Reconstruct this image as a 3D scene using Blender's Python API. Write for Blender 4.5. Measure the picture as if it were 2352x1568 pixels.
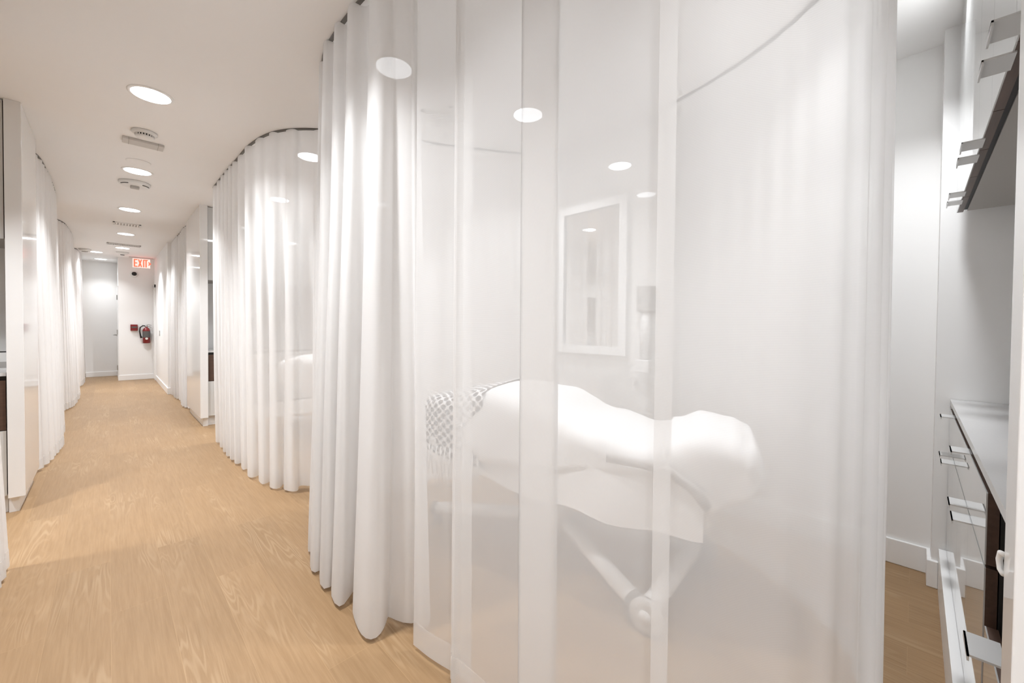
import bpy, bmesh, math, random
from mathutils import Vector, Matrix
PI = math.pi
sc = bpy.context.scene
for o in list(bpy.data.objects):
    bpy.data.objects.remove(o)
COL = sc.collection

# ------------------------------------------------------------------ camera
CAMZ = 1.28
FPX = 927.0
yaw, pitch, roll = math.radians(45), math.radians(1.0), math.radians(0.5)
f0 = Vector((math.sin(yaw), math.cos(yaw), 0)); r0 = Vector((math.cos(yaw), -math.sin(yaw), 0)); u0 = Vector((0, 0, 1))
fw = f0 * math.cos(pitch) - u0 * math.sin(pitch); up = u0 * math.cos(pitch) + f0 * math.sin(pitch)
rr = r0 * math.cos(roll) + up * math.sin(roll); uu = up * math.cos(roll) - r0 * math.sin(roll)
cam = bpy.data.cameras.new('camera'); camo = bpy.data.objects.new('camera', cam); COL.objects.link(camo)
M = Matrix((rr, uu, -fw)).transposed().to_4x4(); M.translation = (0, 0, CAMZ)
camo.matrix_world = M
cam.sensor_width = 36.0; cam.lens = 36.0 * FPX / 2352.0
cam.shift_y = -(784 - 766.18) / 2352.0
cam.clip_start = 0.02; cam.clip_end = 100
sc.camera = camo

# ------------------------------------------------------------------ world, exposure, light paths
w = bpy.data.worlds.new('world'); sc.world = w; w.use_nodes = True
w.node_tree.nodes['Background'].inputs[0].default_value = (1, 0.97, 0.93, 1)
w.node_tree.nodes['Background'].inputs[1].default_value = 0.0
sc.view_settings.view_transform = 'Standard'
try: sc.view_settings.look = 'None'
except Exception: pass
sc.view_settings.gamma = 1.0
sc.view_settings.use_curve_mapping = False
sc.view_settings.exposure = 2.07
cy = sc.cycles
cy.max_bounces = 7; cy.diffuse_bounces = 4; cy.glossy_bounces = 2; cy.transmission_bounces = 3
cy.transparent_max_bounces = 14
cy.caustics_reflective = False; cy.caustics_refractive = False
cy.sample_clamp_indirect = 6.0
cy.use_adaptive_sampling = True; cy.adaptive_threshold = 0.05
LAMP = 2.6                                     # radiance of a downlight lens
LAMPW = 5.5                                    # watts thrown down by one downlight
LAMPCOL = (0.935, 0.968, 1.01)

# ------------------------------------------------------------------ helpers
def tag(o, label=None, cat=None, group=None, kind=None):
    if label: o['label'] = label
    if cat: o['category'] = cat
    if group: o['group'] = group
    if kind: o['kind'] = kind
    return o

def thing(name, label, cat, loc=(0, 0, 0), rotz=0.0, group=None):
    o = bpy.data.objects.new(name, None); COL.objects.link(o)
    o.empty_display_size = 0.1
    o.location = loc; o.rotation_euler = (0, 0, rotz)
    return tag(o, label, cat, group)

def obj(name, bm, mat, parent=None, smooth=False, bevel=0.0, label=None):
    me = bpy.data.meshes.new(name)
    bm.normal_update(); bm.to_mesh(me); bm.free()
    if smooth:
        for p in me.polygons: p.use_smooth = True
    o = bpy.data.objects.new(name, me); COL.objects.link(o)
    me.materials.append(mat)
    if parent is not None: o.parent = parent
    if bevel > 0:
        b = o.modifiers.new('bevel', 'BEVEL'); b.width = bevel; b.segments = 2; b.limit_method = 'ANGLE'
    if label: o['label'] = label
    return o

def struct(name, bm, mat, bevel=0.0):
    o = obj(name, bm, mat, None, False, bevel); o['kind'] = 'structure'; return o

def box(bm, x0, y0, z0, x1, y1, z1):
    x0, x1 = min(x0, x1), max(x0, x1); y0, y1 = min(y0, y1), max(y0, y1); z0, z1 = min(z0, z1), max(z0, z1)
    v = [bm.verts.new(p) for p in ((x0,y0,z0),(x1,y0,z0),(x1,y1,z0),(x0,y1,z0),(x0,y0,z1),(x1,y0,z1),(x1,y1,z1),(x0,y1,z1))]
    for f in ((0,3,2,1),(4,5,6,7),(0,1,5,4),(1,2,6,5),(2,3,7,6),(3,0,4,7)):
        bm.faces.new([v[i] for i in f])
    return bm

def bx(*a):
    return box(bmesh.new(), *a)

def lathe(bm, prof, c=(0, 0, 0), n=32, axis='z'):
    """prof: list of (r, h). axis of revolution z / x / y."""
    rings = []
    for r, h in prof:
        ring = []
        for i in range(n):
            a = 2 * PI * i / n
            p = (r * math.cos(a), r * math.sin(a), h)
            if axis == 'x': p = (h, r * math.cos(a), r * math.sin(a))
            if axis == 'y': p = (r * math.sin(a), h, r * math.cos(a))
            ring.append(bm.verts.new((p[0] + c[0], p[1] + c[1], p[2] + c[2])))
        rings.append(ring)
    for a, b in zip(rings, rings[1:]):
        for i in range(n):
            j = (i + 1) % n
            bm.faces.new((a[i], a[j], b[j], b[i]))
    for ring, flip in ((rings[0], True), (rings[-1], False)):
        bm.faces.new(list(reversed(ring)) if flip else ring)
    bmesh.ops.recalc_face_normals(bm, faces=bm.faces[:])
    return bm

def tube(bm, pts, rad, n=12, sx=1.0):
    pts = [Vector(p) for p in pts]
    rads = rad if isinstance(rad, (list, tuple)) else [rad] * len(pts)
    rings = []
    prev = None
    for i, p in enumerate(pts):
        t = (pts[min(i + 1, len(pts) - 1)] - pts[max(i - 1, 0)]).normalized()
        if prev is None:
            a = Vector((0, 0, 1)) if abs(t.z) < 0.9 else Vector((1, 0, 0))
        else:
            a = prev
        nn = (a - t * a.dot(t)).normalized(); prev = nn
        b = t.cross(nn)
        rings.append([bm.verts.new(p + (nn * math.cos(2*PI*k/n) + b * sx * math.sin(2*PI*k/n)) * rads[i]) for k in range(n)])
    for a, b in zip(rings, rings[1:]):
        for i in range(n):
            j = (i + 1) % n
            bm.faces.new((a[i], a[j], b[j], b[i]))
    bm.faces.new(list(reversed(rings[0]))); bm.faces.new(rings[-1])
    bmesh.ops.recalc_face_normals(bm, faces=bm.faces[:])
    return bm

def spline(pts, step=0.02):
    P = [Vector(p) for p in pts]
    P = [P[0] * 2 - P[1]] + P + [P[-1] * 2 - P[-2]]
    out = []
    for i in range(1, len(P) - 2):
        n = max(4, int((P[i + 1] - P[i]).length / step) * 2)
        for k in range(n):
            t = k / n
            # centripetal-like catmull rom
            p0, p1, p2, p3 = P[i-1], P[i], P[i+1], P[i+2]
            m1 = (p2 - p0) * 0.5; m2 = (p3 - p1) * 0.5
            L = (p2 - p1).length
            if m1.length > 1e-6: m1 = m1.normalized() * L
            if m2.length > 1e-6: m2 = m2.normalized() * L
            out.append((2*t**3-3*t**2+1) * p1 + (t**3-2*t**2+t) * m1 + (-2*t**3+3*t**2) * p2 + (t**3-t**2) * m2)
    out.append(P[-2])
    return out

class Path:
    def __init__(self, pts):
        self.p = spline([(x, y, 0) for x, y in pts])
        self.s = [0.0]
        for a, b in zip(self.p, self.p[1:]): self.s.append(self.s[-1] + (b - a).length)
        self.L = self.s[-1]
    def at(self, s):
        s = max(0.0, min(self.L, s))
        lo, hi = 0, len(self.s) - 1
        while hi - lo > 1:
            m = (lo + hi) // 2
            if self.s[m] <= s: lo = m
            else: hi = m
        t = (s - self.s[lo]) / max(1e-9, self.s[hi] - self.s[lo])
        p = self.p[lo].lerp(self.p[hi], t)
        return p
    def frame(self, s):
        a = self.at(s - 0.03); b = self.at(s + 0.03)
        t = (b - a).normalized()
        return self.at(s), t, Vector((-t.y, t.x, 0))

# ------------------------------------------------------------------ materials
def mat(name):
    m = bpy.data.materials.new(name); m.use_nodes = True
    nt = m.node_tree
    return m, nt, nt.nodes['Principled BSDF']

def plain(name, col, rough=0.5, metal=0.0, spec=0.5, coat=0.0, ior=1.5, noise=0.0, nscale=40, bump=0.0):
    m, nt, b = mat(name)
    b.inputs['Base Color'].default_value = (*col, 1)
    b.inputs['Roughness'].default_value = rough
    b.inputs['Metallic'].default_value = metal
    b.inputs['Specular IOR Level'].default_value = spec
    b.inputs['IOR'].default_value = ior
    b.inputs['Coat Weight'].default_value = coat
    b.inputs['Coat Roughness'].default_value = 0.02
    tc = nt.nodes.new('ShaderNodeTexCoord'); nz = nt.nodes.new('ShaderNodeTexNoise')
    nz.inputs['Scale'].default_value = nscale; nz.inputs['Detail'].default_value = 3
    nt.links.new(tc.outputs['Object'], nz.inputs['Vector'])
    if noise > 0:
        mp = nt.nodes.new('ShaderNodeMapRange')
        mp.inputs[3].default_value = 1 - noise; mp.inputs[4].default_value = 1 + noise
        nt.links.new(nz.outputs['Fac'], mp.inputs[0])
        mx = nt.nodes.new('ShaderNodeVectorMath'); mx.operation = 'SCALE'
        mx.inputs[0].default_value = col
        nt.links.new(mp.outputs[0], mx.inputs['Scale'])
        nt.links.new(mx.outputs[0], b.inputs['Base Color'])
    if bump > 0:
        bp = nt.nodes.new('ShaderNodeBump'); bp.inputs['Strength'].default_value = bump; bp.inputs['Distance'].default_value = 0.002
        nt.links.new(nz.outputs['Fac'], bp.inputs['Height']); nt.links.new(bp.outputs[0], b.inputs['Normal'])
    return m

def emit(name, col, strength):
    m = bpy.data.materials.new(name); m.use_nodes = True
    nt = m.node_tree; nt.nodes.clear()
    e = nt.nodes.new('ShaderNodeEmission'); o = nt.nodes.new('ShaderNodeOutputMaterial')
    e.inputs[0].default_value = (*col, 1); e.inputs[1].default_value = strength
    nt.links.new(e.outputs[0], o.inputs[0])
    return m

def sheer(name, col, opacity, transl=0.5, weave=0.045):
    m = bpy.data.materials.new(name); m.use_nodes = True
    nt = m.node_tree; nt.nodes.clear(); N = nt.nodes.new; L = nt.links.new
    out = N('ShaderNodeOutputMaterial')
    d = N('ShaderNodeBsdfDiffuse'); t = N('ShaderNodeBsdfTranslucent'); tr = N('ShaderNodeBsdfTransparent')
    d.inputs[0].default_value = (*col, 1); t.inputs[0].default_value = (*col, 1)
    a = N('ShaderNodeMixShader'); a.inputs[0].default_value = transl
    L(d.outputs[0], a.inputs[1]); L(t.outputs[0], a.inputs[2])
    tc = N('ShaderNodeTexCoord')
    # weave: fine horizontal threads
    wv = N('ShaderNodeTexWave'); wv.wave_type = 'BANDS'; wv.bands_direction = 'Z'; wv.inputs['Scale'].default_value = 100.0
    L(tc.outputs['Object'], wv.inputs['Vector'])
    mr = N('ShaderNodeMath'); mr.operation = 'MULTIPLY_ADD'; mr.inputs[1].default_value = 2 * weave; mr.inputs[2].default_value = opacity - weave
    L(wv.outputs['Fac'], mr.inputs[0])
    mx = N('ShaderNodeMixShader')
    L(mr.outputs[0], mx.inputs[0]); L(tr.outputs[0], mx.inputs[1]); L(a.outputs[0], mx.inputs[2])
    L(mx.outputs[0], out.inputs[0])
    return m

def floor_mat():
    m, nt, b = mat('oak_planks'); N = nt.nodes.new; L = nt.links.new
    tc = N('ShaderNodeTexCoord'); sp = N('ShaderNodeSeparateXYZ'); L(tc.outputs['Object'], sp.inputs[0])
    cb = N('ShaderNodeCombineXYZ'); L(sp.outputs['Y'], cb.inputs['X']); L(sp.outputs['X'], cb.inputs['Y'])
    br = N('ShaderNodeTexBrick'); L(cb.outputs[0], br.inputs['Vector'])
    br.offset = 0.37; br.offset_frequency = 2; br.squash = 1
    br.inputs['Color1'].default_value = (0, 0, 0, 1); br.inputs['Color2'].default_value = (1, 1, 1, 1)
    br.inputs['Mortar'].default_value = (0.5, 0.5, 0.5, 1)
    br.inputs['Scale'].default_value = 1.0; br.inputs['Mortar Size'].default_value = 0.0006
    br.inputs['Mortar Smooth'].default_value = 0.3; br.inputs['Bias'].default_value = 0
    br.inputs['Brick Width'].default_value = 1.52; br.inputs['Row Height'].default_value = 0.19
    rnd = N('ShaderNodeSeparateColor'); L(br.outputs['Color'], rnd.inputs[0])
    # plank-wise shifted coordinates
    off = N('ShaderNodeMath'); off.operation = 'MULTIPLY'; off.inputs[1].default_value = 23.0; L(rnd.outputs[0], off.inputs[0])
    addz = N('ShaderNodeCombineXYZ'); L(sp.outputs['X'], addz.inputs['X']); L(sp.outputs['Y'], addz.inputs['Y']); L(off.outputs[0], addz.inputs['Z'])
    # fine grain
    mp = N('ShaderNodeMapping'); mp.inputs['Scale'].default_value = (95, 4.5, 1); L(addz.outputs[0], mp.inputs[0])
    fine = N('ShaderNodeTexNoise'); fine.inputs['Scale'].default_value = 1; fine.inputs['Detail'].default_value = 5; fine.inputs['Roughness'].default_value = 0.6
    L(mp.outputs[0], fine.inputs['Vector'])
    # cathedral figure: contour lines of a stretched noise
    mp2 = N('ShaderNodeMapping'); mp2.inputs['Scale'].default_value = (10, 0.9, 1); L(addz.outputs[0], mp2.inputs[0])
    fig = N('ShaderNodeTexNoise'); fig.inputs['Scale'].default_value = 1; fig.inputs['Detail'].default_value = 2.2; fig.inputs['Roughness'].default_value = 0.45; fig.inputs['Distortion'].default_value = 0.35
    L(mp2.outputs[0], fig.inputs['Vector'])
    mul = N('ShaderNodeMath'); mul.operation = 'MULTIPLY'; mul.inputs[1].default_value = 110; L(fig.outputs['Fac'], mul.inputs[0])
    sn = N('ShaderNodeMath'); sn.operation = 'SINE'; L(mul.outputs[0], sn.inputs[0])
    mrs = N('ShaderNodeMapRange'); mrs.inputs[1].default_value = -0.2; mrs.inputs[2].default_value = 1.0; L(sn.outputs[0], mrs.inputs[0])
    # where the figure is strong
    mp3 = N('ShaderNodeMapping'); mp3.inputs['Scale'].default_value = (5.0, 1.6, 1); mp3.inputs['Location'].default_value = (3, 7, 5); L(addz.outputs[0], mp3.inputs[0])
    msk = N('ShaderNodeTexNoise'); msk.inputs['Scale'].default_value = 1; msk.inputs['Detail'].default_value = 2; L(mp3.outputs[0], msk.inputs['Vector'])
    mrm = N('ShaderNodeMapRange'); mrm.inputs[1].default_value = 0.50; mrm.inputs[2].default_value = 0.66; L(msk.outputs['Fac'], mrm.inputs[0])
    figm = N('ShaderNodeMath'); figm.operation = 'MULTIPLY'; L(mrs.outputs[0], figm.inputs[0]); L(mrm.outputs[0], figm.inputs[1])
    r1 = N('ShaderNodeValToRGB'); L(fine.outputs['Fac'], r1.inputs[0])
    r1.color_ramp.elements[0].position = 0.32; r1.color_ramp.elements[0].color = (0.262, 0.158, 0.076, 1)
    r1.color_ramp.elements[1].position = 0.68; r1.color_ramp.elements[1].color = (0.315, 0.198, 0.102, 1)
    mxf = N('ShaderNodeMix'); mxf.data_type = 'RGBA'
    sc_ = N('ShaderNodeMath'); sc_.operation = 'MULTIPLY'; sc_.inputs[1].default_value = 0.62; L(figm.outputs[0], sc_.inputs[0])
    L(sc_.outputs[0], mxf.inputs[0]); L(r1.outputs[0], mxf.inputs[6]); mxf.inputs[7].default_value = (0.385, 0.262, 0.150, 1)
    # broad tone change and plank tone
    brd = N('ShaderNodeTexNoise'); brd.inputs['Scale'].default_value = 1.3; brd.inputs['Detail'].default_value = 2; L(addz.outputs[0], brd.inputs['Vector'])
    t1 = N('ShaderNodeMapRange'); t1.inputs[3].default_value = 0.90; t1.inputs[4].default_value = 1.08; L(brd.outputs['Fac'], t1.inputs[0])
    t2 = N('ShaderNodeMapRange'); t2.inputs[3].default_value = 0.96; t2.inputs[4].default_value = 1.04; L(rnd.outputs[0], t2.inputs[0])
    tm = N('ShaderNodeMath'); tm.operation = 'MULTIPLY'; L(t1.outputs[0], tm.inputs[0]); L(t2.outputs[0], tm.inputs[1])
    vs = N('ShaderNodeVectorMath'); vs.operation = 'SCALE'; L(mxf.outputs[2], vs.inputs[0]); L(tm.outputs[0], vs.inputs['Scale'])
    seam = N('ShaderNodeMix'); seam.data_type = 'RGBA'; L(br.outputs['Fac'], seam.inputs[0]); L(vs.outputs[0], seam.inputs[6]); seam.inputs[7].default_value = (0.36, 0.23, 0.12, 1)
    L(seam.outputs[2], b.inputs['Base Color'])
    b.inputs['Roughness'].default_value = 0.42
    b.inputs['Specular IOR Level'].default_value = 0.35
    bp = N('ShaderNodeBump'); bp.inputs['Strength'].default_value = 0.06; bp.inputs['Distance'].default_value = 0.002
    L(fine.outputs['Fac'], bp.inputs['Height']); L(bp.outputs[0], b.inputs['Normal'])
    return m

def knit_mat():
    m, nt, b = mat('knitted_honeycomb'); N = nt.nodes.new; L = nt.links.new
    uv = N('ShaderNodeUVMap'); mp = N('ShaderNodeMapping'); mp.inputs['Scale'].default_value = (1, 1, 1)
    L(uv.outputs[0], mp.inputs[0])
    sp = N('ShaderNodeSeparateXYZ'); L(mp.outputs[0], sp.inputs[0])
    def cell(ox, oy):
        # distance to a lattice point, lattice 1 x 1 shifted by ox, oy
        q = []
        for k, o in (('X', ox), ('Y', oy)):
            a = N('ShaderNodeMath'); a.operation = 'ADD'; a.inputs[1].default_value = o; L(sp.outputs[k], a.inputs[0])
            f = N('ShaderNodeMath'); f.operation = 'FRACT'; L(a.outputs[0], f.inputs[0])
            s = N('ShaderNodeMath'); s.operation = 'SUBTRACT'; s.inputs[1].default_value = 0.5; L(f.outputs[0], s.inputs[0])
            p = N('ShaderNodeMath'); p.operation = 'POWER'; p.inputs[1].default_value = 2; L(s.outputs[0], p.inputs[0]); q.append(p)
        a = N('ShaderNodeMath'); a.operation = 'ADD'; L(q[0].outputs[0], a.inputs[0]); L(q[1].outputs[0], a.inputs[1])
        return a
    mn = N('ShaderNodeMath'); mn.operation = 'MINIMUM'; L(cell(0, 0).outputs[0], mn.inputs[0]); L(cell(0.5, 0.5).outputs[0], mn.inputs[1])
    mr = N('ShaderNodeMapRange'); mr.inputs[1].default_value = 0.06; mr.inputs[2].default_value = 0.11; L(mn.outputs[0], mr.inputs[0])
    mx = N('ShaderNodeMix'); mx.data_type = 'RGBA'; L(mr.outputs[0], mx.inputs[0])
    mx.inputs[6].default_value = (0.09, 0.08, 0.075, 1); mx.inputs[7].default_value = (0.88, 0.86, 0.84, 1)
    L(mx.outputs[2], b.inputs['Base Color']); b.inputs['Roughness'].default_value = 0.95
    bp = N('ShaderNodeBump'); bp.inputs['Strength'].default_value = 0.6; bp.inputs['Distance'].default_value = 0.006
    L(mr.outputs[0], bp.inputs['Height']); L(bp.outputs[0], b.inputs['Normal'])
    return m

def walnut_mat():
    m, nt, b = mat('walnut_edge'); N = nt.nodes.new; L = nt.links.new
    tc = N('ShaderNodeTexCoord'); mp = N('ShaderNodeMapping'); mp.inputs['Scale'].default_value = (4, 60, 60); L(tc.outputs['Object'], mp.inputs[0])
    nz = N('ShaderNodeTexNoise'); nz.inputs['Scale'].default_value = 1.5; nz.inputs['Detail'].default_value = 4; L(mp.outputs[0], nz.inputs['Vector'])
    r = N('ShaderNodeValToRGB'); L(nz.outputs['Fac'], r.inputs[0])
    r.color_ramp.elements[0].color = (0.045, 0.024, 0.016, 1); r.color_ramp.elements[1].color = (0.125, 0.07, 0.048, 1)
    L(r.outputs[0], b.inputs['Base Color']); b.inputs['Roughness'].default_value = 0.4
    return m

MT = {}
MT['floor'] = floor_mat()
MT['ceiling'] = plain('ceiling_paint', (0.90, 0.89, 0.88), 0.9, spec=0.1, noise=0.01, nscale=3)
MT['wall'] = plain('wall_paint', (0.86, 0.85, 0.835), 0.75, spec=0.2, noise=0.008, nscale=4)
MT['trim'] = plain('trim_paint', (0.88, 0.875, 0.865), 0.35, noise=0.005)
MT['sheer'] = sheer('white_sheer_weave', (0.925, 0.912, 0.90), 0.62, 0.5, 0.03)
MT['sheer2'] = sheer('white_sheer_single', (0.925, 0.912, 0.90), 0.57, 0.5, 0.03)
MT['drape'] = sheer('white_sheer_gathered', (0.925, 0.912, 0.90), 0.90, 0.45, 0.015)
MT['drape2'] = sheer('white_sheer_second_bay', (0.925, 0.912, 0.90), 0.78, 0.45, 0.015)
MT['hem'] = sheer('hem_double_weave', (0.925, 0.912, 0.90), 0.45, 0.4, 0.03)
MT['track'] = plain('track_grey', (0.17, 0.16, 0.15), 0.6)
MT['gloss'] = plain('gloss_white_lacquer', (0.83, 0.82, 0.805), 0.05, spec=0.6, ior=1.6, noise=0.004)
MT['lacquer'] = plain('gloss_grey_white_door', (0.62, 0.62, 0.605), 0.03, spec=0.9, coat=0.6, ior=1.7, noise=0.004)
MT['panel'] = plain('mirror_gloss_panel', (0.83, 0.82, 0.80), 0.02, spec=1.0, coat=1.0, ior=1.9, noise=0.003)
MT['walnut'] = walnut_mat()
MT['quartz'] = plain('grey_quartz', (0.60, 0.59, 0.58), 0.18, noise=0.03, nscale=160)
MT['under'] = plain('grey_underside', (0.42, 0.40, 0.375), 0.6, noise=0.01)
MT['black'] = plain('matt_black', (0.012, 0.011, 0.010), 0.5, noise=0.05)
MT['satin'] = plain('satin_aluminium', (0.66, 0.655, 0.645), 0.35, metal=0.35, noise=0.01)
MT['steel'] = plain('steel', (0.55, 0.55, 0.54), 0.25, metal=1.0, noise=0.01)
MT['mirror'] = plain('mirror_glass', (0.86, 0.86, 0.85), 0.01, metal=1.0, noise=0.002)
MT['plastic'] = plain('white_plastic', (0.80, 0.79, 0.77), 0.45, noise=0.01)
MT['greyplastic'] = plain('light_grey_plastic', (0.60, 0.58, 0.555), 0.5, noise=0.02)
MT['darkplastic'] = plain('dark_grey_plastic', (0.10, 0.095, 0.09), 0.5, noise=0.03)
MT['red'] = plain('red_enamel', (0.20, 0.010, 0.010), 0.35, noise=0.03)
MT['paper'] = plain('label_paper', (0.75, 0.72, 0.66), 0.7, noise=0.05)
MT['towel'] = plain('white_terry', (0.82, 0.805, 0.79), 0.95, spec=0.1, noise=0.02, nscale=220, bump=0.4)
MT['sheet'] = plain('white_sheet', (0.86, 0.845, 0.83), 0.9, spec=0.1, noise=0.015, nscale=120, bump=0.15)
MT['vinyl'] = plain('pale_vinyl', (0.74, 0.72, 0.70), 0.5, noise=0.02)
MT['greyvinyl'] = plain('grey_piping', (0.40, 0.37, 0.345), 0.6, noise=0.03)
MT['knit'] = knit_mat()
MT['yarn'] = plain('fringe_yarn', (0.80, 0.78, 0.75), 0.95, noise=0.06, nscale=90)
MT['base'] = plain('white_powder_coat', (0.80, 0.79, 0.775), 0.4, noise=0.01)
MT['rubber'] = plain('grey_rubber', (0.22, 0.205, 0.19), 0.7, noise=0.05)
MT['lens'] = emit('lamp_lens', LAMPCOL, LAMP)
MT['lensdim'] = emit('lamp_lens_dimmed', LAMPCOL, LAMP * 0.7)
MT['lensfaint'] = emit('lamp_lens_faint', LAMPCOL, LAMP * 0.3)
for k_ in ('lens', 'lensdim', 'lensfaint'): MT[k_].cycles.emission_sampling = 'NONE'
MT['exit'] = emit('exit_letters', (1.0, 0.06, 0.03), 0.9)
MT['exitplate'] = emit('exit_plate_glow', (1.0, 0.70, 0.62), 0.30)

# ------------------------------------------------------------------ the setting
CEIL = 2.75
XL, XR, YB, YF = -2.75, 3.05, -5.0, 13.8
struct('floor', bx(XL - .1, YB - .1, -0.1, XR + .1, YF + .1, 0.0), MT['floor'])
struct('ceiling', bx(XL - .1, YB - .1, CEIL, XR + .1, YF + .1, CEIL + 0.1), MT['ceiling'])
struct('wall_right', bx(XR, YB, 0, XR + .1, 9.56, CEIL), MT['wall'])
struct('wall_left', bx(XL - .1, YB, 0, XL, YF, CEIL), MT['wall'])
struct('wall_rear', bx(XL - .1, YB - .1, 0, XR + .1, YB, CEIL), MT['wall'])
struct('wall_far', bx(XL - .1, YF, 0, 0.16, YF + .1, CEIL), MT['wall'])
struct('wall_exit', bx(0.16, 12.55, 0, 0.76, YF + .1, CEIL), MT['wall'])
struct('wall_corridor', bx(0.76, 9.56, 0, XR + .1, YF + .1, CEIL), MT['wall'])
b = bmesh.new(); box(b, 2.905, -0.076, 0, XR, -0.75, CEIL); struct('wall_pilaster', b, MT['wall'])
def base(name, *boxes):
    b = bmesh.new()
    for q in boxes: box(b, *q)
    struct(name, b, MT['trim'], 0.004)
BH = 0.115
base('baseboard_right', (XR - .014, -0.076, 0, XR, 6.0, 0.135))
base('baseboard_pilaster', (2.94, -0.076, 0, XR - .014, -0.060, 0.135), (2.889, -0.060, 0, 2.94, -0.1, 0.135))
base('baseboard_far', (XL, YF - .014, 0, 0.146, YF, BH))
base('baseboard_exit', (0.146, 12.536, 0, 0.746, 12.55, BH))
base('baseboard_corridor', (0.746, 9.546, 0, 0.76, 12.1, BH), (0.76, 9.546, 0, 1.4, 9.56, BH))

# door in the short return wall at the far end, seen along its face
b = bx(0.148, 12.68, 0.0, 0.16, 13.62, 2.12); d = struct('door_1', b, MT['trim'])
for z in (0.28, 1.08, 1.86):
    hb = bmesh.new(); lathe(hb, [(0.009, -0.055), (0.009, 0.055)], (0.139, 12.70, z), 10); box(hb, 0.143, 12.70, z - .05, 0.1485, 12.74, z + .05)
    obj('hinge', hb, MT['steel'], d)
b = bmesh.new(); tube(b, [(0.148, 13.5, 1.0), (0.09, 13.5, 1.0), (0.085, 13.48, 1.0), (0.085, 13.38, 1.0)], 0.011); lathe(b, [(0.028, 0.138), (0.028, 0.148)], (0, 13.5, 1.0), 16, 'x')
obj('lever_handle', b, MT['steel'], d, True)
b = bmesh.new()
box(b, 0.735, 12.14, 0, 0.76, 12.21, 2.16); box(b, 0.735, 12.47, 0, 0.76, 12.54, 2.16); box(b, 0.735, 12.14, 2.09, 0.76, 12.54, 2.16)
struct('trim_1', b, MT['trim'], 0.003)
struct('door_2', bx(0.752, 12.21, 0.01, 0.762, 12.47, 2.09), MT['trim'])

# ------------------------------------------------------------------ downlights
def make_downlight():
    t = thing('downlight', 'x', 'ceiling light')
    b = bmesh.new(); lathe(b, [(0.098, 0.0), (0.116, 0.0), (0.116, -0.002), (0.110, -0.0055), (0.100, -0.006), (0.098, -0.004), (0.098, 0.0)], n=40)
    obj('trim_ring', b, MT['trim'], t, True)
    b = bmesh.new(); lathe(b, [(0.098, -0.001), (0.098, -0.005), (0.06, -0.0065), (0.002, -0.007)], n=40)
    obj('lens', b, MT['lens'], t)
    lt = bpy.data.lights.new('lamp_beam', 'AREA'); lt.shape = 'DISK'; lt.size = 0.18; lt.energy = LAMPW; lt.color = LAMPCOL; lt.spread = math.radians(108)
    lo = bpy.data.objects.new('lamp_beam', lt); COL.objects.link(lo); lo.parent = t; lo.location = (0, 0, -0.009)
    return t
dl0 = make_downlight(); used = [False]
def dup(root, loc, rotz=None, label=None, group=None):
    r = root.copy(); COL.objects.link(r); r.location = loc
    if rotz is not None: r.rotation_euler = (0, 0, rotz)
    if label: r['label'] = label
    if group: r['group'] = group
    for ch in list(root.children):
        c = ch.copy(); COL.objects.link(c); c.parent = r
        for g in list(ch.children):
            e = g.copy(); COL.objects.link(e); e.parent = c
    return r
def downlight(x, y, label, group, dim=0):
    r = downlight_(x, y, label, group)
    if dim:
        for c in r.children:
            if c.name.startswith('lens'):
                c.data = c.data.copy(); c.data.materials.clear(); c.data.materials.append(MT['lensdim'] if dim > 0.15 else MT['lensfaint'])
            if c.type == 'LIGHT':
                c.data = c.data.copy(); c.data.energy = LAMPW * dim
    return r
def downlight_(x, y, label, group):
    if not used[0]:
        used[0] = True; dl0.location = (x, y, CEIL); tag(dl0, label, None, group); return dl0
    return dup(dl0, (x, y, CEIL), 0, label, group)
G1 = 'round downlights along the corridor ceiling'; G2 = 'round downlights over the curtained bays'
ords = ['nearest and largest round corridor downlight, in front of the rectangular ceiling plate',
        'second round corridor downlight, just in front of the round strobe alarm',
        'third round corridor downlight, just beyond the round strobe alarm',
        'fourth round corridor downlight, between the plain vent and the slotted grille',
        'fifth round corridor downlight, just beyond the slotted grille']
for (x, y), l in zip([(0.203, 3.507), (0.208, 5.344), (0.204, 7.213), (0.212, 9.217), (0.203, 10.967)], ords):
    downlight(x, y, l, G1)
downlight(-0.175, 11.99, 'round downlight left of the main row, beside the far smoke sensor', G1, 0.45)
downlight(-0.115, 13.25, 'last round downlight, close to the far white wall', G1, 0.3)
for y in (1.65, -0.2, -2.06, -3.9):
    downlight(0.203, y, 'round corridor downlight behind the viewpoint, out of the photo', G1, 1.0 if y > -1 else 0)
downlight(2.066, 1.927, 'round downlight seen through the sheer curtain above the treatment table', G2, 0.36)
downlight(1.16, 2.13, 'round downlight half hidden behind gathered folds of the near curtain', G2, 0.1)
downlight(1.259, 3.772, 'round downlight showing brightly through the top of the second curtain', G2, 0.4)
downlight(1.431, 5.314, 'round downlight showing low through the folds of the second curtain', G2, 0.5)
downlight(2.35, 4.6, 'round downlight deep in the bay behind the second curtain', G2)
downlight(1.55, 0.86, 'added round downlight brightening the near bay over the table head, out of frame', G2, 0.45)  # unseen lamp added to brighten the inside of the near bay
downlight(2.42, -0.004, 'added round downlight brightening the right-hand wall cabinets, out of frame', G2, 0.4)  # extra lamp put in to brighten the wall and cabinets in this opening
downlight(-1.25, 3.5, 'added round downlight brightening the left-hand cabinets, out of frame', G2)  # added because the left bay came out dark; no such fitting in view
downlight(2.0, 8.5, 'added unseen downlight lighting the far right curtain from behind', G2)  # hidden lamp added so that light comes through this curtain
for y in (1.6, 6.2, 9.4, 12.0):
    downlight(-1.6, y, 'added unseen downlight lighting a left-hand curtain from behind', G2)  # hidden lamps added to make the left curtains translucent

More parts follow.
